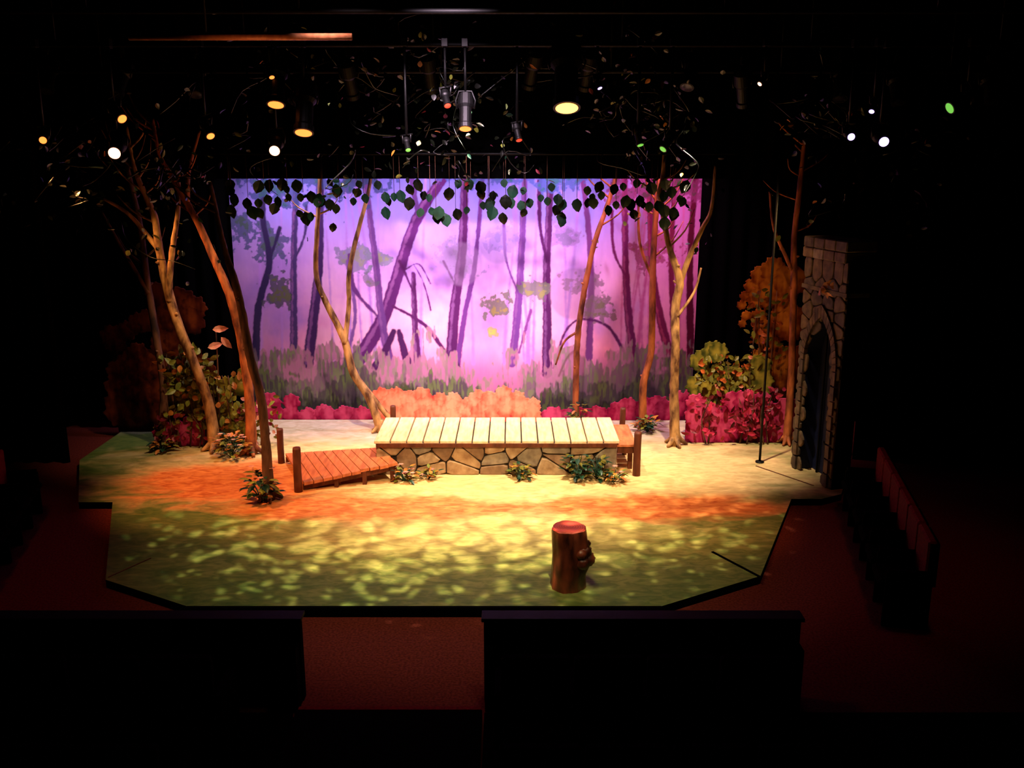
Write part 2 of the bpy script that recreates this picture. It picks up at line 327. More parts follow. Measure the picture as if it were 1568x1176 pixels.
flat('magenta_bush_cutout',14.75,lobes(-5.9,-5.0,.5,.18,5,8),*mag,base=[(-5.9,-5.0,.3)],seed=8)
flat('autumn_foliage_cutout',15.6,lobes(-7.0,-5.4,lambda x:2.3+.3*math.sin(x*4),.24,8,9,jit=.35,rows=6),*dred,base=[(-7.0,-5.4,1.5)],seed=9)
b=MB()
for x,z,a in [(-4.85,2.02,.1),(-4.72,1.9,-.9),(-4.95,1.72,.3)]:
    b.leaf((x,14.6,z),(math.cos(a),0,math.sin(a)),(0,-1,.2),.25,.12,M_flower)
b.tube([(-4.9,14.72,0),(-4.85,14.7,1.2),(-4.8,14.62,2.0)],[.015,.012,.008],M_barkd)
b.obj('large_leaf_stalk')
def leafmass(name,boxes,n,size,mats,seed):
    random.seed(seed);b=MB()
    for i in range(n):
        x0,x1,y,z0,z1=random.choice(boxes);x=random.uniform(x0,x1);z=z0+(z1-z0)*random.random()
        b.leaf((x,y+random.gauss(0,.07),z),(random.gauss(0,1),random.gauss(0,.3),random.gauss(.1,.8)),(random.gauss(0,.4),-1,random.gauss(0,.4)),size*random.uniform(.6,1.3),size*.6,random.choice(mats))
    for x0,x1,y,z0,z1 in boxes:
        for k in range(3):
            x=random.uniform(x0,x1);b.tube([(x,y+.05,0),(x+random.uniform(-.1,.1),y+.03,z1*.5),(x+random.uniform(-.1,.1),y,z1*.95)],[.014,.011,.006],M_barkd,seg=6)
    return b.obj(name)
M_rl=mat('leaf_wine',(130,30,50),(80,16,30),8,.5);M_ol=mat('leaf_olive',(110,100,30),(70,68,24),8,.5)
leafmass('shrub_foliage',[(-5.75,-5.1,14.66,.5,1.7),(-5.3,-4.5,14.7,.2,1.3),(-5.6,-4.9,14.66,.9,1.5)],300,.15,[M_ol,M_leaf,M_leafo,M_leaf,M_leaf],61)
leafmass('shrub_foliage',[(-5.9,-5.1,14.6,.1,.6)],60,.12,[M_rl,M_rl,M_ol],63)
leafmass('shrub_foliage',[(-4.6,-3.9,14.75,.1,.9)],70,.11,[M_ol,M_rl,M_leaf,M_flower],64)
leafmass('shrub_foliage',[(3.0,4.2,14.85,.15,.85),(3.9,4.5,14.8,.1,1.0)],160,.13,[M_rl,M_rl,mat('leaf_crimson',(190,44,76),(140,26,54),8,.5)],62)
leafmass('shrub_foliage',[(3.15,4.1,15.05,.9,1.5),(4.0,4.6,15.25,1.3,2.7)],150,.12,[M_ol,M_ol,mat('leaf_rust',(170,80,30),(110,50,22),8,.5)],65)

# ---------------------------------------------------------------- trees
def tree(name,y,limbs,m,roots=True,leaves=0,seed=0,twigs=6):
    random.seed(seed);b=MB()
    for li,pts in enumerate(limbs):
        P=[(p[0],y+(p[3] if len(p)>3 else 0)+random.uniform(-.04,.04),p[1]) for p in pts];R=[p[2]/2 for p in pts]
        if li==0: P[0]=(P[0][0],y,0)
        b.tube(P,R,m,seg=12,wob=.09,sub=7)
        for k in range(len(P)-1):
            if random.random()<.5 and R[k]>.04:
                t=random.random();q=Vector(P[k]).lerp(Vector(P[k+1]),t);a=random.uniform(0,6.28);dd=Vector((math.cos(a),math.sin(a),.3))
                b.tube([q,q+dd*R[k]*1.1,q+dd*R[k]*1.5],[R[k]*.55,R[k]*.4,R[k]*.15],m,seg=7,sub=1)
    for k in range(twigs):
        l=limbs[0];i=random.randrange(len(l)//2,len(l)-1);t=random.random();q=Vector((l[i][0]*(1-t)+l[i+1][0]*t,y,l[i][1]*(1-t)+l[i+1][1]*t))
        if q.z<2.6: continue
        s_=random.choice((-1,1));e=Vector((s_*random.uniform(.25,.6),random.uniform(-.2,.2),random.uniform(.25,.7)))
        b.tube([q,q+e*.5+Vector((s_*.06,0,-.03)),q+e],[.02,.013,.005],m,seg=6,sub=4)
    x0=limbs[0][0][0];r0=limbs[0][0][2]/2
    if roots:
        for k in range(5):
            a=k*1.256+random.uniform(-.3,.3);d=Vector((math.cos(a),math.sin(a),0))
            p=Vector((x0,y,0));b.tube([p+Vector((0,0,.22)),p+d*r0*.9+Vector((0,0,.1)),p+d*r0*2.2+Vector((0,0,.015))],[r0*.6,r0*.5,r0*.22],m,seg=8,wob=.08)
    for k in range(leaves):
        l=random.choice(limbs);i=random.randrange(len(l)-1);t=random.random();x=l[i][0]*(1-t)+l[i+1][0]*t;z=l[i][1]*(1-t)+l[i+1][1]*t
        if z<3.2: continue
        b.rleaf((x+random.gauss(0,.15),y+random.gauss(0,.15),z+random.gauss(0,.12)),.11,.07,random.choice([M_leaf,M_leafd,M_canopy]),down=.5)
    return b.obj(name,(x0,y,0))
tree('stage_tree',14.33,[[(-4.28,0,.2),(-4.26,.83,.16),(-4.3,1.7,.15),(-4.42,2.54,.14),(-4.67,3.25,.12),(-4.86,3.75,.1),(-5.06,4.15,.1),(-5.21,4.44,.08),(-5.35,4.78,.06),(-5.4,5.3,.04)],[(-5.0,4.05,.08),(-4.92,4.54,.06),(-4.73,5.12,.04)]],M_barkr,leaves=30,seed=1)
tree('stage_tree',14.51,[[(-4.93,0,.2),(-4.99,.78,.17),(-5.13,1.44,.15),(-5.34,2.09,.15),(-5.5,2.72,.14),(-5.57,3.34,.12),(-5.6,3.84,.1),(-5.76,4.34,.08),(-5.84,4.59,.06),(-5.9,5.2,.04)],[(-5.57,3.3,.08),(-5.96,3.84,.06),(-6.34,4.1,.04)],[(-5.46,2.5,.11),(-5.42,2.8,.1,-.08),(-5.31,3.34,.09,-.12),(-5.19,3.89,.07,-.1),(-5.15,4.5,.04)]],M_bark,leaves=30,seed=2)
tree('stage_tree',14.69,[[(-5.91,0,.15),(-5.77,.96,.12),(-5.8,1.84,.12),(-5.87,2.8,.1),(-5.9,3.63,.09),(-6.0,4.6,.06)],[(-5.85,2.6,.07),(-6.2,3.3,.05),(-6.5,3.9,.03)]],M_barkd,leaves=12,seed=3)
tree('stage_tree',12.22,[[(-3.44,0,.17),(-3.43,.82,.13),(-3.46,1.48,.12),(-3.56,2.03,.12),(-3.63,2.67,.11),(-3.71,3.11,.1),(-3.81,3.45,.08),(-3.87,3.8,.07),(-3.95,4.4,.05)]],M_barkd,leaves=6,seed=4,twigs=2)
tree('stage_tree',15.57,[[(-2.31,0,.17),(-2.51,.62,.14),(-2.78,1.09,.14),(-2.91,1.67,.13),(-3.21,2.36,.1),(-3.34,2.8,.09),(-3.27,3.57,.08),(-3.2,4.27,.07),(-3.2,4.9,.05)],[(-2.9,1.6,.1),(-2.81,2.24,.08),(-2.77,2.8,.08),(-2.64,3.35,.08),(-2.38,4.22,.06),(-2.3,4.8,.05)],[(-2.78,1.09,.08),(-2.42,.55,.1,.1),(-2.05,.06,.1,.1)]],M_bark,leaves=24,seed=5,twigs=4)
tree('stage_tree',16.25,[[(1.18,0,.12),(1.17,1.0,.11),(1.2,1.74,.11),(1.31,2.57,.1),(1.45,3.28,.09),(1.64,3.85,.08),(1.8,4.42,.07),(1.9,5.0,.05)],[(1.2,1.7,.05),(.95,1.5,.04,.05),(.8,1.05,.03,.1)]],M_barkr,leaves=24,seed=6,twigs=4)
tree('stage_tree',15.86,[[(2.37,0,.15),(2.34,.79,.13),(2.46,1.38,.12),(2.45,2.08,.12),(2.44,2.99,.11),(2.45,3.66,.1),(2.48,4.32,.09),(2.5,5.0,.07)],[(2.44,2.7,.06),(2.2,3.3,.05),(2.15,4.0,.04)]],M_barkr,leaves=20,seed=7)
tree('stage_tree',14.8,[[(2.76,0,.19),(2.71,.93,.15),(2.69,1.71,.14),(2.67,2.36,.14),(2.71,2.79,.13),(2.53,3.31,.1),(2.44,3.73,.09),(2.34,4.14,.08),(2.38,4.44,.07),(2.4,5.0,.05)],[(2.71,2.7,.1),(2.85,3.16,.09),(3.04,3.62,.07),(3.18,3.93,.06),(3.2,4.6,.04)],[(2.69,2.2,.06),(2.95,2.6,.04),(3.05,3.0,.03)]],M_bark,leaves=40,seed=8)
tree('stage_tree',14.87,[[(4.67,0,.15),(4.66,1.25,.12),(4.58,2.78,.11),(4.56,3.51,.1),(4.56,4.13,.09),(4.6,5.0,.06)],[(4.57,2.9,.06),(4.46,3.1,.06),(4.21,3.62,.05),(4.1,4.2,.03)]],M_barkr,leaves=16,seed=9)

# ---------------------------------------------------------------- stone platform
def clip(poly,nx_,ny_,c):
    out=[]
    for i in range(len(poly)):
        a=poly[i];b=poly[(i+1)%len(poly)];da=a[0]*nx_+a[1]*ny_-c;db=b[0]*nx_+b[1]*ny_-c
        if da<=0: out.append(a)
        if da*db<0: t=da/(da-db);out.append((a[0]+(b[0]-a[0])*t,a[1]+(b[1]-a[1])*t))
    return out
def stones(b,O,U,Wv,Nn,w,h,seeds,gap=.012,depth=.05,hole=None):
    O,U,Wv,Nn=map(Vector,(O,U,Wv,Nn))
    for s in seeds:
        poly=[(0,0),(w,0),(w,h),(0,h)]
        for o in seeds:
            if o is s or math.hypot(o[0]-s[0],o[1]-s[1])>1.6: continue
            dx,dy=o[0]-s[0],o[1]-s[1];L=math.hypot(dx,dy);mx,my=(s[0]+o[0])/2,(s[1]+o[1])/2
            poly=clip(poly,dx/L,dy/L,(mx*dx+my*dy)/L-gap)
            if len(poly)<3: break
        if len(poly)<3: continue
        cx=sum(p[0] for p in poly)/len(poly);cy=sum(p[1] for p in poly)/len(poly)
        if hole and hole(cx,cy): continue
        q=[]
        for i in range(len(poly)):
            a=poly[i];c=poly[(i+1)%len(poly)];q.append((a[0]*.84+c[0]*.16,a[1]*.84+c[1]*.16));q.append((a[0]*.16+c[0]*.84,a[1]*.16+c[1]*.84))
        n=len(q);dd=depth*random.uniform(.7,1.2);r1=[O+U*p[0]+Wv*p[1] for p in q];r15=[O+U*(cx+(p[0]-cx)*.98)+Wv*(cy+(p[1]-cy)*.97)+Nn*dd*.75 for p in q]
        r2=[O+U*(cx+(p[0]-cx)*.9)+Wv*(cy+(p[1]-cy)*.86)+Nn*dd for p in q]
        b.add(r1+r15+r2,[(i,(i+1)%n,(i+1)%n+n,i+n) for i in range(n)]+[(i+n,(i+1)%n+n,(i+1)%n+2*n,i+2*n) for i in range(n)]+[tuple(range(2*n,3*n))],random.choice(M_st))
random.seed(11)
b=MB();b.box((-.235,13.93,.25),(3.6,1.22,.5),M_mortar)
def sd(w,rows,step):
    o=[]
    for i,z in enumerate(rows):
        x=step*(.3 if i%2 else .55)
        while x<w: o.append((x+random.uniform(-.05,.05),z+random.uniform(-.02,.02)));x+=step*random.uniform(.7,1.35)
    return o
S=sd(3.66,(.08,.25,.42),.45)
stones(b,(-2.065,13.32,0),(1,0,0),(0,0,1),(0,-1,0),3.66,.5,S,gap=.007,depth=.035)
stones(b,(-2.035,14.54,0),(0,-1,0),(0,0,1),(-1,0,0),1.22,.5,sd(1.22,(.12,.38),.4))
stones(b,(1.565,13.32,0),(0,1,0),(0,0,1),(1,0,0),1.22,.5,sd(1.22,(.12,.38),.4))
for i in range(15):
    x=-2.1+3.74*(i+.5)/15
    b.box((x,13.93+random.uniform(-.012,.012),.525),(3.74/15-.018,1.32,.05),M_plank,rz=random.uniform(-.003,.003),bev=.008)
b.box((-.235,13.27,.475),(3.66,.02,.06),M_post)
b.obj('stone_platform',(-.235,13.93,0))
random.seed(5);b=MB()
LB,LF,RB,RF=Vector((-3.6,13.85,.12)),Vector((-3.02,12.56,.09)),Vector((-2.1,13.75,.25)),Vector((-1.7,12.95,.27))
npk=10
for i in range(npk):
    a0=(i+.04)/npk;a1=(i+.96)/npk;e=random.uniform(-.03,.03)
    p=[LB.lerp(RB,a0),LB.lerp(RB,a1),LF.lerp(RF,a1),LF.lerp(RF,a0)];d=(p[3]-p[0]).normalized();p[2]+=d*e;p[3]+=d*e
    up=Vector((0,0,.045));b.add(p+[x+up for x in p],[(0,1,2,3),(4,7,6,5),(0,4,5,1),(1,5,6,2),(2,6,7,3),(3,7,4,0)],M_plankr)
for A,Bp in ((LB,RB),(LF,RF),((LB+LF)/2,(RB+RF)/2)):
    sft=(LB-LF).normalized()*(.06 if A is LF else (-.06 if A is LB else 0))
    A2=A+sft;B2=Bp+sft;t=Vector((0,0,-.01));dz=Vector((0,0,-.08));sd_=(LB-LF).normalized()*.04
    vs=[A2+t,B2+t,B2+t+dz,A2+t+dz];b.add(vs+[x+sd_ for x in vs],[(0,1,2,3),(4,7,6,5),(0,4,5,1),(1,5,6,2),(2,6,7,3),(3,7,4,0)],M_post)
for f in (.35,.65,.95):
    for A,Bp in ((LB,RB),(LF,RF)):
        p=A.lerp(Bp,f)+(LB-LF).normalized()*(.06 if A is LF else -.06);b.box((p.x,p.y,p.z/2),(.06,.06,p.z),M_post)
def post(x,y,h,r=.055):
    b.tube([(x,y,0),(x,y,h*.5),(x+.005,y,h-.02),(x+.005,y,h)],[r,r*.95,r*.95,r*.8],M_post,seg=12,wob=.03,sub=2)
post(-3.67,13.86,.56);post(-3.1,12.55,.66,.062)
b.obj('wooden_ramp',(-2.7,13.2,0))
b=MB()
for i in range(5): b.box((1.75,13.42+i*.225,.455),(.3,.21,.04),M_plankr)
b.box((1.74,13.36,.38),(.26,.05,.1),M_post);b.box((1.84,14.3,.2),(.07,.07,.42),M_post);b.box((1.84,13.6,.2),(.07,.07,.42),M_post)
post(1.9,13.26,.68,.06);post(1.82,14.52,.72,.05);b.obj('wooden_landing',(1.78,13.9,0))
b=MB();post(-1.98,14.66,.72,.05);b.obj('wooden_post',(-1.98,14.66,0))

# ---------------------------------------------------------------- stump
random.seed(21)
M_stbark=mat('stump_bark',(140,66,44),(52,24,18),8,.4,bump=1.0,stretch=(1,1,.4),spec=.6)
m=bpy.data.materials.new('stump_cut_face');m.use_nodes=True;nt=m.node_tree;B=nt.nodes['Principled BSDF'];tc=nt.nodes.new('ShaderNodeTexCoord')
w=nt.nodes.new('ShaderNodeTexWave');w.wave_type='RINGS';w.rings_direction='Z';w.inputs['Scale'].default_value=12;w.inputs['Distortion'].default_value=2
cr=nt.nodes.new('ShaderNodeValToRGB');cr.color_ramp.elements[0].color=lin((186,62,52));cr.color_ramp.elements[1].color=lin((214,86,68));nt.links.new(tc.outputs['Object'],w.inputs['Vector']);nt.links.new(w.outputs[0],cr.inputs[0]);nt.links.new(cr.outputs[0],B.inputs['Base Color']);B.inputs['Roughness'].default_value=.6  # red light on the stump top is put into these ring colours
M_cut=m
b=MB();sx,sy=.63,9.5;seg=40;prof=[(0,.2),(.05,.196),(.15,.192),(.3,.186),(.45,.186),(.58,.19),(.67,.192),(.7,.188)]
ph=[random.uniform(0,6) for _ in range(4)];vs=[];fs=[]
for z,r in prof:
    for k in range(seg):
        t=2*math.pi*k/seg;rr=r*(1+.035*math.sin(3*t+ph[0]+z*2)+.03*math.sin(8*t+ph[1]+z*3)+.015*math.sin(15*t+ph[2]))
        rr+=.085*math.exp(-((t-5.9)/.45)**2-((z-.42)/.14)**2)+.05*math.exp(-((t-5.6)/.3)**2-((z-.3)/.08)**2)
        vs.append((sx+rr*math.cos(t),sy+rr*math.sin(t),z))
for i in range(len(prof)-1):
    for k in range(seg): fs.append((i*seg+k,i*seg+(k+1)%seg,(i+1)*seg+(k+1)%seg,(i+1)*seg+k))
b.add(vs,fs,M_stbark,True);top=vs[-seg:]
b.add([(sx+(x-sx)*s,sy+(y-sy)*s,z+dz) for s,dz in ((1,0),(.93,.012)) for x,y,z in top],[(k,(k+1)%seg,(k+1)%seg+seg,k+seg) for k in range(seg)]+[tuple(range(seg,2*seg))],M_cut)
def blob(c,r,m,sc=(1,1,1),n=.1):
    vs=[];fs=[];U,Vn=16,11
    for i in range(Vn+1):
        for k in range(U):
            a=math.pi*i/Vn;t=2*math.pi*k/U;rr=r*(1+random.uniform(-n,n)) if 0<i<Vn else r
            vs.append((c[0]+rr*math.sin(a)*math.cos(t)*sc[0],c[1]+rr*math.sin(a)*math.sin(t)*sc[1],c[2]+rr*math.cos(a)*sc[2]))
    for i in range(Vn):
        for k in range(U): fs.append((i*U+k,(i+1)*U+k,(i+1)*U+(k+1)%U,i*U+(k+1)%U))
    b.add(vs,fs,m,True)
for c,r in [((.8,9.42,.45),.085),((.84,9.42,.36),.085),((.78,9.37,.33),.075),((.76,9.36,.44),.06),((.82,9.46,.52),.055)]: blob(c,r,M_stbark)
b.obj('tree_stump',(sx,sy,0))

# ---------------------------------------------------------------- castle tower with gothic arch
random.seed(31);b=MB()
A=Vector((4.42,13.76,0));Bp=Vector((4.66,12.62,0));U=(Bp-A).normalized();wd=(Bp-A).length;Nn=Vector((U.y,-U.x,0))
if Nn.x>0: Nn=-Nn
def wpt(u,z,d=0): return A+U*u+Vector((0,0,z))+Nn*d
ac=wd*.52;hw=.40;sp=1.75
def arch(hw_,n=10,zb=0):
    pts=[(ac-hw_,zb)]
    R=hw_*2.1
    amax=math.acos((R-hw_)/R)
    for i in range(n+1): a=amax*i/n;pts.append((ac-hw_+R-R*math.cos(a),sp+R*math.sin(a)))
    for i in range(n-1,-1,-1): a=amax*i/n;pts.append((ac+hw_-R+R*math.cos(a),sp+R*math.sin(a)))
    pts.append((ac+hw_,zb));return pts
ai=arch(hw);H_=3.3;apex=max(z for u,z in ai)
mid=len(ai)//2
L_=ai[:mid+1];R_=ai[mid:]
b.add([wpt(0,z) for u,z in L_]+[wpt(u,z) for u,z in L_],[(i,i+1,i+1+len(L_),i+len(L_)) for i in range(len(L_)-1)],M_mortar)
b.add([wpt(u,z) for u,z in R_]+[wpt(wd,z) for u,z in R_],[(i,i+1,i+1+len(R_),i+len(R_)) for i in range(len(R_)-1)],M_mortar)
b.add([wpt(0,apex),wpt(wd,apex),wpt(wd,H_),wpt(0,H_)],[(0,1,2,3)],M_mortar)
n=len(ai);b.add([wpt(u,z) for u,z in ai]+[wpt(u,z,-.24) for u,z in ai],[(i,i+1,i+1+n,i+n) for i in range(n-1)]+[tuple(range(n,2*n))],M_void)
TH=.28;c1=wpt(0,0,-TH);c2=wpt(wd,0,-TH);up=Vector((0,0,H_))
b.add([A,c1,c1+up,A+up,Bp,c2,c2+up,Bp+up],[(0,1,2,3),(4,5,6,7),(1,5,6,2),(3,7,6,2)],M_wall2)  # black masking; the unlit look of the front face is put into it
def rows(w,h,sh,step,skip=None):
    o=[];z=sh/2;i=0
    while z<h:
        x=step*(.25 if i%2 else .55)
        while x<w+.1: o.append((min(max(x+random.uniform(-.03,.03),.03),w-.03),z+random.uniform(-.02,.02)));x+=step*random.uniform(.85,1.2)
        z+=sh;i+=1
    return o
def inarch(u,z):
    if abs(u-ac)<hw+.0 and z<sp: return True
    if z>=sp and z<apex+.1: return abs(u-ac)<hw*max(0,(1-(z-sp)/(apex-sp+.1)))**.7+.02
    return False
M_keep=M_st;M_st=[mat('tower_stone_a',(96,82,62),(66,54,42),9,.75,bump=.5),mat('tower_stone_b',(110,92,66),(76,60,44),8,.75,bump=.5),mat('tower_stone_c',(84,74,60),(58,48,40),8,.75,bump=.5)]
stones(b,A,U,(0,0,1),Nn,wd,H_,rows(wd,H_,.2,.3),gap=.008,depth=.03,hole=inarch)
ao=arch(hw+.1);
for i in range(len(ai)-1):
    segs=1 if 0<i<len(ai)-2 else 8
    for k in range(segs):
        t0=(k+.06)/segs;t1=(k+.94)/segs
        f=lambda q,t:(q[i][0]*(1-t)+q[i+1][0]*t,q[i][1]*(1-t)+q[i+1][1]*t)
        p=[wpt(*f(ai,t0)),wpt(*f(ai,t1)),wpt(*f(ao,t1)),wpt(*f(ao,t0))];d=Nn*.06
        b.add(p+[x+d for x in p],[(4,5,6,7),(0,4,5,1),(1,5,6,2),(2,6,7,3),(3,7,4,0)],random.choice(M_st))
for u in (ac-.2,ac,ac+.2): b.box(wpt(u,1.15,-.2),(.03,.03,2.3),M_steel)
for z in (.5,1.2,1.9): b.box(wpt(ac,z,-.19),(.03,hw*2,.04),M_steel,rz=-.2)
cc=wpt(wd/2,0,-TH/2);ang=math.atan2(U.y,U.x)
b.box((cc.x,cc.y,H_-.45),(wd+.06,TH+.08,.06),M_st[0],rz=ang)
for row,zz in enumerate((H_+.06,H_+.22)):
    for k in range(4):
        p=wpt(wd*(k+.5)/4+(.04 if row else -.04),0,-TH/2);b.box((p.x,p.y,zz),(wd/4-.008,TH+(.2 if row else .12),.15),M_keep[2] if (row,k)==(0,1) else random.choice(M_st),rz=ang,bev=.015)  # one cap block in paler stone stands in for light catching it
for k in range(6):
    b.leaf(wpt(wd*.55+random.uniform(-.15,.15),2.9+random.uniform(-.1,.1),.06),(random.uniform(-1,1),-.5,random.uniform(-.6,.3)),Nn,.17,.11,M_leafo)
b.obj('castle_tower',(cc.x,cc.y,0))
b=MB()
b.tube([(3.95,13.89,0),(3.95,13.89,4.6)],[.02,.018],M_steel,sub=1);b.tube([(3.95,13.89,0),(3.95,13.89,.02)],[.07,.07],M_steel,sub=1);b.obj('metal_pole',(3.95,13.89,0))

# ---------------------------------------------------------------- plant clumps
def clump(name,x,y,r,h,n,seed,flowers=0,mats=(M_leaf,M_ol,M_leafd,M_leafo),size=.12):
    random.seed(seed);b=MB()
    for i in range(n):
        a=random.uniform(0,6.283);e=random.uniform(.15,1.3);L=random.uniform(.4,1)
        p=Vector((x+math.cos(a)*r*L*math.cos(e),y+math.sin(a)*r*L*math.cos(e),.02+h*L*math.sin(e)))
        if i%3==0: b.tube([(x,y,0),((x+p.x)/2,(y+p.y)/2,p.z*.65),p],[.008,.006,.004],M_leafd,seg=5,sub=2)
        b.leaf(p,(math.cos(a),math.sin(a),random.uniform(-.4,.7)),(0,0,1),size*random.uniform(.7,1.3),size*.6,random.choice(mats))
    for i in range(flowers):
        a=random.uniform(0,6.283);p=Vector((x+math.cos(a)*r*.7,y+math.sin(a)*r*.7,h*random.uniform(.5,1.05)))
        for k in range(6): b.leaf(p,(math.cos(k*1.05),math.sin(k*1.05),.4),(0,0,1),.05,.04,M_flower)
    return b.obj(name,(x,y,0))
clump('leafy_plant',-3.52,12.12,.24,.5,60,1,3,size=.15)
clump('flowering_plant',-4.55,14.15,.3,.45,80,2,14)
clump('flowering_plant',-1.62,13.0,.2,.22,50,3,8,size=.1)
clump('leafy_plant',-1.25,13.12,.16,.15,40,4,2,size=.09)
clump('leafy_plant',.12,13.12,.18,.24,50,5,size=.1)
clump('leafy_plant',1.0,13.12,.26,.42,70,6,0,(M_leafd,M_leafd,M_ol))
clump('leafy_plant',1.28,13.1,.22,.38,60,16,0,(M_leafd,M_leafd,M_ol))
clump('leafy_plant',1.52,12.95,.18,.2,50,7,3,size=.1)
clump('leafy_plant',2.4,15.6,.22,.32,60,8)
clump('leafy_plant',1.2,16.0,.2,.45,60,9)
clump('leafy_plant',-5.8,14.45,.2,.2,40,10)

# ---------------------------------------------------------------- drapes
def drape(name,x0,x1,y,z0,z1,fold=.3,amp=.06):
    b=MB();n=int((x1-x0)/.04);vs=[];fs=[]
    for i in range(n+1):
        x=x0+(x1-x0)*i/n;d=amp*math.sin(x/fold*6.283)
        vs+=[(x,y+d,z0),(x,y+d*.8,z1)]
    for i in range(n): fs.append((2*i,2*i+2,2*i+3,2*i+1))
    b.add(vs,fs,M_black,True);return b.obj(name,((x0+x1)/2,y,z0))
drape('border_curtain',-9,8.5,14.95,4.4,7.2)
drape('leg_curtain',-10.5,-4.92,16.25,0,7.2)
drape('leg_curtain',3.38,9.5,16.6,0,7.2)
drape('leg_curtain',-10.8,-7.2,14.2,-.1,7.2)
drape('leg_curtain',5.6,9.8,14.4,-.1,7.2)

# ---------------------------------------------------------------- hanging leaf border + canopy
random.seed(41);b=MB()
for i in range(150):
    x=-4.4+7.2*(i%75)/75+random.uniform(-.06,.06);z=4.42-(.0 if i<75 else .22)-abs(random.gauss(0,.17))
    if random.random()<.25: continue
    s=random.uniform(.11,.2)
    b.leaf((x,14.6+random.uniform(-.3,.2),z),(random.uniform(-.4,.4),random.uniform(-.1,.1),-1),(random.uniform(-.5,.5),-1,0),s*1.2,s,random.choice([M_leafd,M_leafd,M_canopy]))
    if i%3==0: b.tube([(x,14.6,4.75),(x,14.6,z)],[.005,.004],M_barkd,seg=4,sub=1)
b.tube([(-5,14.6,4.78),(3.5,14.6,4.78)],[.02,.02],M_steel,seg=6,sub=1)
b.obj('hanging_leaf_border')
b=MB();random.seed(43)
for i in range(75):
    x=random.uniform(-7.0,6.0);y=random.uniform(12.4,14.4);z=random.uniform(4.6,6.2)
    if abs(x)>4.4 and random.random()<.7: z-=random.uniform(0,1.0)
    P=[Vector((x,y,z))]
    for k in range(4): P.append(P[-1]+Vector((random.uniform(-.4,.4),random.uniform(-.2,.2),random.uniform(-.35,.25))))
    b.tube(P,[.011,.01,.008,.006,.004],M_canopy,seg=5,sub=3)
    for k in range(16):
        q=random.choice(P);b.rleaf(q+Vector((random.gauss(0,.18),random.gauss(0,.12),random.gauss(0,.15))),.10,.06,M_canopy if random.random()<.9 else random.choice([M_leaf,M_leafo,M_rl,M_leafd]))
b.obj('canopy_foliage')

# ---------------------------------------------------------------- lighting rig
def pipe(x0,x1,y,z,mm=M_steel,r=.03):
    b=MB();b.tube([(x0,y,z),(x1,y,z)],[r,r],mm,sub=1,seg=12)
    x=x0+.8
    while x<x1: b.tube([(x,y,z),(x,y,7.38)],[.012,.012],M_steel,sub=1,seg=6);x+=2.4
    return b.obj('lighting_pipe',((x0+x1)/2,y,z))
M_alu=mat('aluminium_pipe',(190,120,80),(160,96,64),20,.5,metal=.2,spec=.4)  # orange of the light on this pipe is put into the metal colour
pipe(-9,8.5,12.3,6.1);pipe(-9,8.5,13.6,5.9);pipe(-9,8.5,8.3,6.4);pipe(-8,7.5,11.0,6.3);pipe(-3.95,-1.65,10.0,5.9,M_alu,.035)
def fixture(x,y,z,d,lens,s=1.0,pz=6.1):
    b=MB();d=Vector(d).normalized();p=Vector((x,y,z))
    b.tube([p,p-d*.06*s,p-d*.08*s,p-d*.3*s,p-d*.34*s,p-d*.5*s,p-d*.56*s],[.1*s,.1*s,.085*s,.085*s,.115*s,.11*s,.06*s],M_fix,seg=20,sub=1,smooth=False)
    q=p+d*.004;a=d.orthogonal().normalized();c=d.cross(a);n=20
    vs=[q+d*.012]+[q+(a*math.cos(6.2832*k/n)+c*math.sin(6.2832*k/n))*.082*s for k in range(n)]
    b.add(vs,[(0,k+1,(k+1)%n+1) for k in range(n)],lens,True)
    h=Vector((1,0,0));h=(h-d*h.dot(d)).normalized();m=p-d*.3*s
    top=Vector((m.x,m.y,m.z+.24*s))
    b.tube([m+h*.12*s,m+h*.14*s+Vector((0,0,.1)),top+h*.08,top-h*.08,m-h*.14*s+Vector((0,0,.1)),m-h*.12*s],[.012]*6,M_fix,seg=6,sub=1)
    b.tube([top,(m.x,m.y,max(pz,top.z+.1))],[.018,.018],M_fix,seg=8,sub=1);b.box((m.x,m.y,max(pz,top.z+.1)),(.08,.1,.1),M_fix)
    return b.obj('theatre_spotlight',tuple(p))
E_or=emit('lens_orange',(255,126,56),2.6);E_ye=emit('lens_yellow',(255,160,76),5);E_pk=emit('lens_warm_white',(255,170,130),5);E_vi=emit('lens_violet',(190,160,255),4)
E_gr=emit('lens_green',(110,200,80),1.0);E_rd=emit('lens_red',(255,60,40),1.4);E_off=mat('lens_glass_off',(20,20,26),(30,28,32),5,.2,spec=.4)
dn=(0,-.4,-.9)
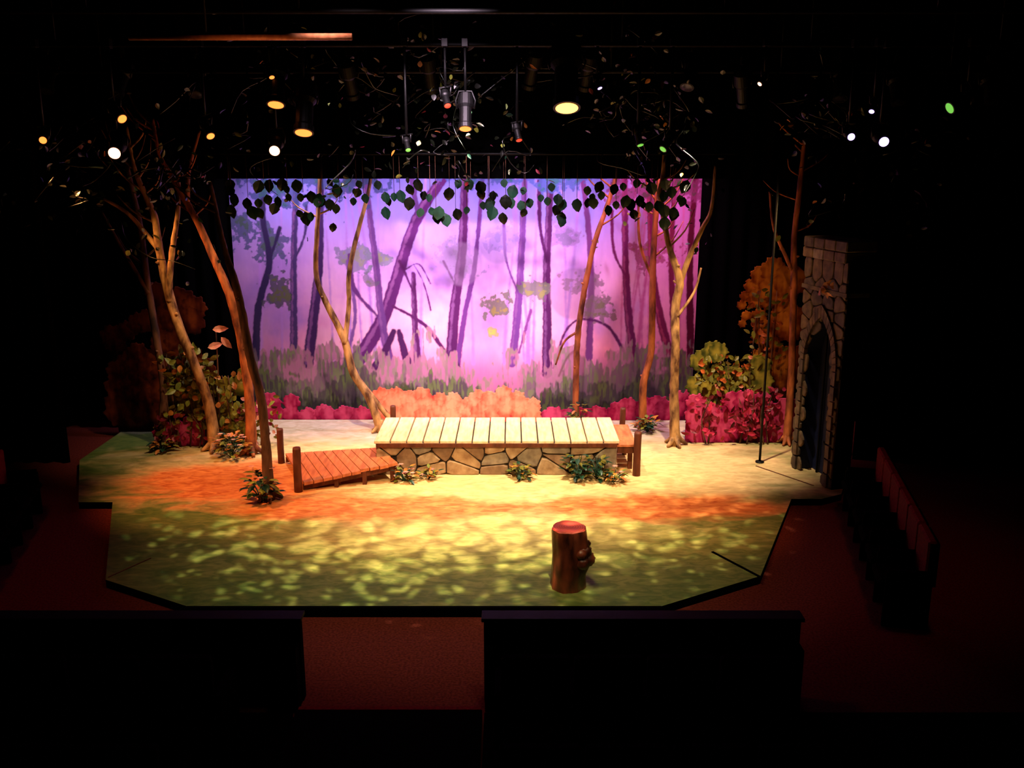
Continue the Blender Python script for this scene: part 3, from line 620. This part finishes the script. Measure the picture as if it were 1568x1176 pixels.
for x,z,d,L,s in [(-5.95,4.92,(.3,-.9,-.3),E_or,.55),(-5.06,4.76,(.2,-1,-.35),E_pk,.9),(-4.92,5.18,(.6,-.5,-.5),E_or,.7),(-3.02,4.79,(.1,-1,-.4),E_pk,.8),(-2.97,5.35,dn,E_or,1.2),(-2.64,5.01,dn,E_or,1.3),(-3.82,4.97,(.5,-.6,-.7),E_or,.6),
   (-.59,5.06,dn,E_or,.9),(.69,5.31,dn,E_ye,1.75),(-.81,5.34,(.2,-.6,-.7),E_rd,.5),(4.3,4.96,(-.1,-1,-.3),E_vi,.55),(4.72,4.9,(-.1,-1,-.3),E_vi,.75),(4.53,5.27,(-.4,-.6,-.7),E_vi,.4),(5.51,5.31,(-.9,-.2,-.5),E_gr,.85),
   (-1.32,4.8,(.2,-.6,-.7),E_gr,.4),(1.63,4.86,(.2,-.4,-.9),E_gr,.5),(1.92,4.81,(-.5,-.4,-.6),E_gr,.55),(.09,4.92,(.2,-.5,-.9),E_rd,.45),(-3.0,5.68,(.3,-.5,-.8),E_or,.4),(1.1,5.55,(.3,-.4,-.8),E_vi,.35),(3.1,5.6,(-.6,-.4,-.6),E_pk,.35)]:
    fixture(x,12.0,z,d,L,s)
random.seed(55)
for i in range(14):
    x=-7.6+i*1.1+random.uniform(-.2,.2);fixture(x,13.5,random.uniform(5.4,5.7),(random.uniform(-.4,.4),random.choice([-.5,.6]),-.9),E_off,1.0,6.0)

# ---------------------------------------------------------------- auditorium
def kneewall(x0,x1):
    b=MB();b.box(((x0+x1)/2,7.42,.3),(x1-x0,.1,.8),M_wall2);b.box(((x0+x1)/2,7.42,.715),(x1-x0+.04,.16,.035),M_steel)
    b.box((x0+.06,7.3,.2),(.1,.2,.6),M_wall2);b.box((x1-.06,7.3,.2),(.1,.2,.6),M_wall2)
    return b.obj('knee_wall',((x0+x1)/2,7.4,-.1))
kneewall(-6.5,-1.88);kneewall(-.25,2.56)
def seatrow(p0,p1,face,z0=-.1,name='theatre_seat_row',mm=M_maroon):
    b=MB();p0=Vector(p0);p1=Vector(p1);L=(p1-p0).length;u=(p1-p0).normalized();n=int(L/.56);fd=Vector(face).normalized();ang=math.atan2(u.y,u.x)
    for i in range(n+1):
        q=p0+u*(i*.56)
        b.box(q+Vector((0,0,z0+.3)),(.05,.45,.6),M_wall2,rz=ang)
        b.box(q+Vector((0,0,z0+.62)),(.07,.42,.04),M_wall2,rz=ang)
        if i<n:
            c=q+u*.28
            b.box(c+fd*.05+Vector((0,0,z0+.44)),(.48,.46,.1),M_wall2,rz=ang,bev=.03)
            b.box(c-fd*.2+Vector((0,0,z0+.72)),(.53,.09,.5),mm,rz=ang,bev=.02)
            b.box(c-fd*.26+Vector((0,0,z0+.7)),(.47,.03,.48),M_wall2,rz=ang)
    return b.obj(name,tuple((p0+p1)/2))
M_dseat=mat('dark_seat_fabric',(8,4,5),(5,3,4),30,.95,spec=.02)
room_box('seating_riser',-10.8,-1.9,4.2,7.05,-.1,.0,M_wall2);room_box('seating_riser',-1.88,-.26,4.2,7.09,-.1,.0,M_wall2);room_box('seating_riser',-.24,9.8,4.2,7.05,-.1,.0,M_wall2)
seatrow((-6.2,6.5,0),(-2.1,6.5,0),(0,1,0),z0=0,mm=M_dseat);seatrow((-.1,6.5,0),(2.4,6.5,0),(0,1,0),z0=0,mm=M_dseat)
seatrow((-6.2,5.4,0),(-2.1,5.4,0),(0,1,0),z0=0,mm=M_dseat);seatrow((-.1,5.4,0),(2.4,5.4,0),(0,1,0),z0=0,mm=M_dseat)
seatrow((4.85,12.0,0),(4.1,8.7,0),(-1,.2,0));seatrow((-6.75,11.9,0),(-5.95,8.9,0),(1,.2,0))
b=MB();b.box((-1.07,7.12,-.03),(1.6,.05,.05),M_maroon);b.obj('aisle_step')

# ---------------------------------------------------------------- lights
def spot(loc,tgt,e,c,ang,blend=.6,r=.08,gobo=None):
    L=bpy.data.lights.new('stage_light','SPOT');L.energy=e;L.color=c;L.spot_size=math.radians(ang);L.spot_blend=blend;L.shadow_soft_size=r
    o=bpy.data.objects.new('stage_light',L);bpy.context.collection.objects.link(o);o.location=loc
    o.rotation_euler=(Vector(tgt)-Vector(loc)).to_track_quat('-Z','Y').to_euler()
    if gobo:
        L.use_nodes=True;nt=L.node_tree;em=nt.nodes['Emission'];n=nt.nodes.new;lk=nt.links.new
        tc=n('ShaderNodeTexCoord');sp=n('ShaderNodeSeparateXYZ');lk(tc.outputs['Normal'],sp.inputs[0]);cb=n('ShaderNodeCombineXYZ')
        for i in (0,1):
            d=n('ShaderNodeMath');d.operation='DIVIDE';lk(sp.outputs[i],d.inputs[0]);lk(sp.outputs[2],d.inputs[1]);lk(d.outputs[0],cb.inputs[i])
        nz=n('ShaderNodeTexNoise');nz.inputs['Scale'].default_value=gobo['scale']*.5;lk(cb.outputs[0],nz.inputs['Vector'])
        ad=n('ShaderNodeMixRGB');ad.inputs[0].default_value=.08;lk(cb.outputs[0],ad.inputs[1]);lk(nz.outputs['Color'],ad.inputs[2])
        vo=n('ShaderNodeTexVoronoi');vo.inputs['Scale'].default_value=gobo['scale'];lk(ad.outputs[0],vo.inputs['Vector'])
        st_=n('ShaderNodeVectorMath');st_.operation='MULTIPLY';st_.inputs[1].default_value=(gobo.get('ex',.6),1.5,1);lk(cb.outputs[0],st_.inputs[0])
        ln=n('ShaderNodeVectorMath');ln.operation='LENGTH';lk(st_.outputs[0],ln.inputs[0])
        rr=n('ShaderNodeMath');rr.operation='MULTIPLY_ADD';lk(ln.outputs['Value'],rr.inputs[0]);rr.inputs[1].default_value=gobo['rad'];lk(vo.outputs['Distance'],rr.inputs[2])
        s=n('ShaderNodeMapRange');s.inputs[1].default_value=gobo['t']+.15;s.inputs[2].default_value=gobo['t']-.15;s.inputs[3].default_value=gobo.get('lo',.04);s.inputs[4].default_value=1;lk(rr.outputs[0],s.inputs[0]);lk(s.outputs[0],em.inputs['Strength'])
    return o
WARM=(1,.70,.36);AMB=(1,.38,.12);WHT=(1,.80,.56)
spot((.6,6.5,6.6),(-.4,10.8,0),6000,(1,.86,.5),58,.6,.03,dict(scale=30,rad=1.5,t=.58))
spot((-3.0,7,6.6),(-1.8,10.7,0),3800,(1,.84,.48),52,.6,.03,dict(scale=27,rad=1.5,t=.56))
spot((4,8,6.6),(1.6,10.9,0),2000,(1,.84,.48),48,.6,.03,dict(scale=26,rad=1.5,t=.52))
spot((-2,6.5,6.9),(-.6,12.6,0),1900,WARM,40,1)
spot((2,7.5,6.9),(.6,12.8,0),1700,WARM,40,1)
spot((-.2,12.4,5.95),(-.3,13.4,.4),3000,WHT,62,1)
spot((-2.5,13,5.8),(-3.1,15.2,0),1700,WHT,44,1)
spot((2.6,12.6,5.95),(2.9,14.5,0),2900,WHT,46,1)
spot((-6.5,11,6.0),(-3.9,13.0,0),2400,AMB,42,1)
spot((-1.8,9.5,6.2),(-2.0,11.9,0),1100,AMB,40,.9)
spot((4.6,10.0,6.2),(2.1,11.9,0),1000,AMB,34,.9)
spot((3.2,12.6,5.5),(4.2,14.9,1.4),260,(1,.52,.24),44,.9)
spot((-3.4,12.6,5.5),(-5.1,14.6,1.0),650,(1,.68,.38),44,.9)
spot((-7.0,13.3,5.0),(-4.6,14.3,2.6),1300,AMB,34,.9)
spot((-5.9,12.6,5.2),(-5.33,14.4,3.3),200,(1,.72,.25),22,.8)
spot((5.4,13.6,5.2),(2.7,14.8,2.2),800,(1,.6,.22),30,.9)
spot((-1.2,13.0,5.4),(-1.0,16.2,.3),560,(1,.52,.3),34,.7)
spot((0,8,6.3),(-.3,10.8,0),400,(.95,.9,.45),76,1,.3)
for x in (-4,-1.6,.6,2.6):
    spot((x,15.3,5.6),(x*.92,16.7,1.9),600,(.85,.64,1.0) if x<2 else (1,.38,.66),100,1,.15)
spot((-.7,9.2,6.9),(-.7,16.7,2.2),5600,(1,.72,.92),34,1,.2)
spot((-2,9.2,6.9),(-1.0,16.7,1.2),1900,(1,.72,.8),34,1,.2)
spot((-1,8.5,6.3),(-1.0,7.9,0),130,(1,.16,.1),90,1,.3)
spot((-6.2,9.5,6.3),(-5.6,10.6,0),90,(1,.15,.1),60,1,.3);spot((4.6,9.5,6.3),(3.9,10.6,0),90,(1,.13,.08),60,1,.3)
spot((-2.6,9.3,5.0),(-2.5,10,5.9),16,(1,.36,.12),90,.8,.05)  # unseen small uplight, added to turn the short overhead pipe orange
w=bpy.data.worlds.new('w');scene.world=w;w.use_nodes=True;w.node_tree.nodes['Background'].inputs[0].default_value=(.01,.008,.01,1);w.node_tree.nodes['Background'].inputs[1].default_value=.3

# ---------------------------------------------------------------- camera
cam=bpy.data.cameras.new('camera');cam.sensor_width=36;cam.lens=36*1400/1568.;cam.clip_start=.05
co=bpy.data.objects.new('camera',cam);bpy.context.collection.objects.link(co);co.location=(0,0,4.62);co.rotation_euler=(math.radians(90-13.5),0,0)
scene.camera=co
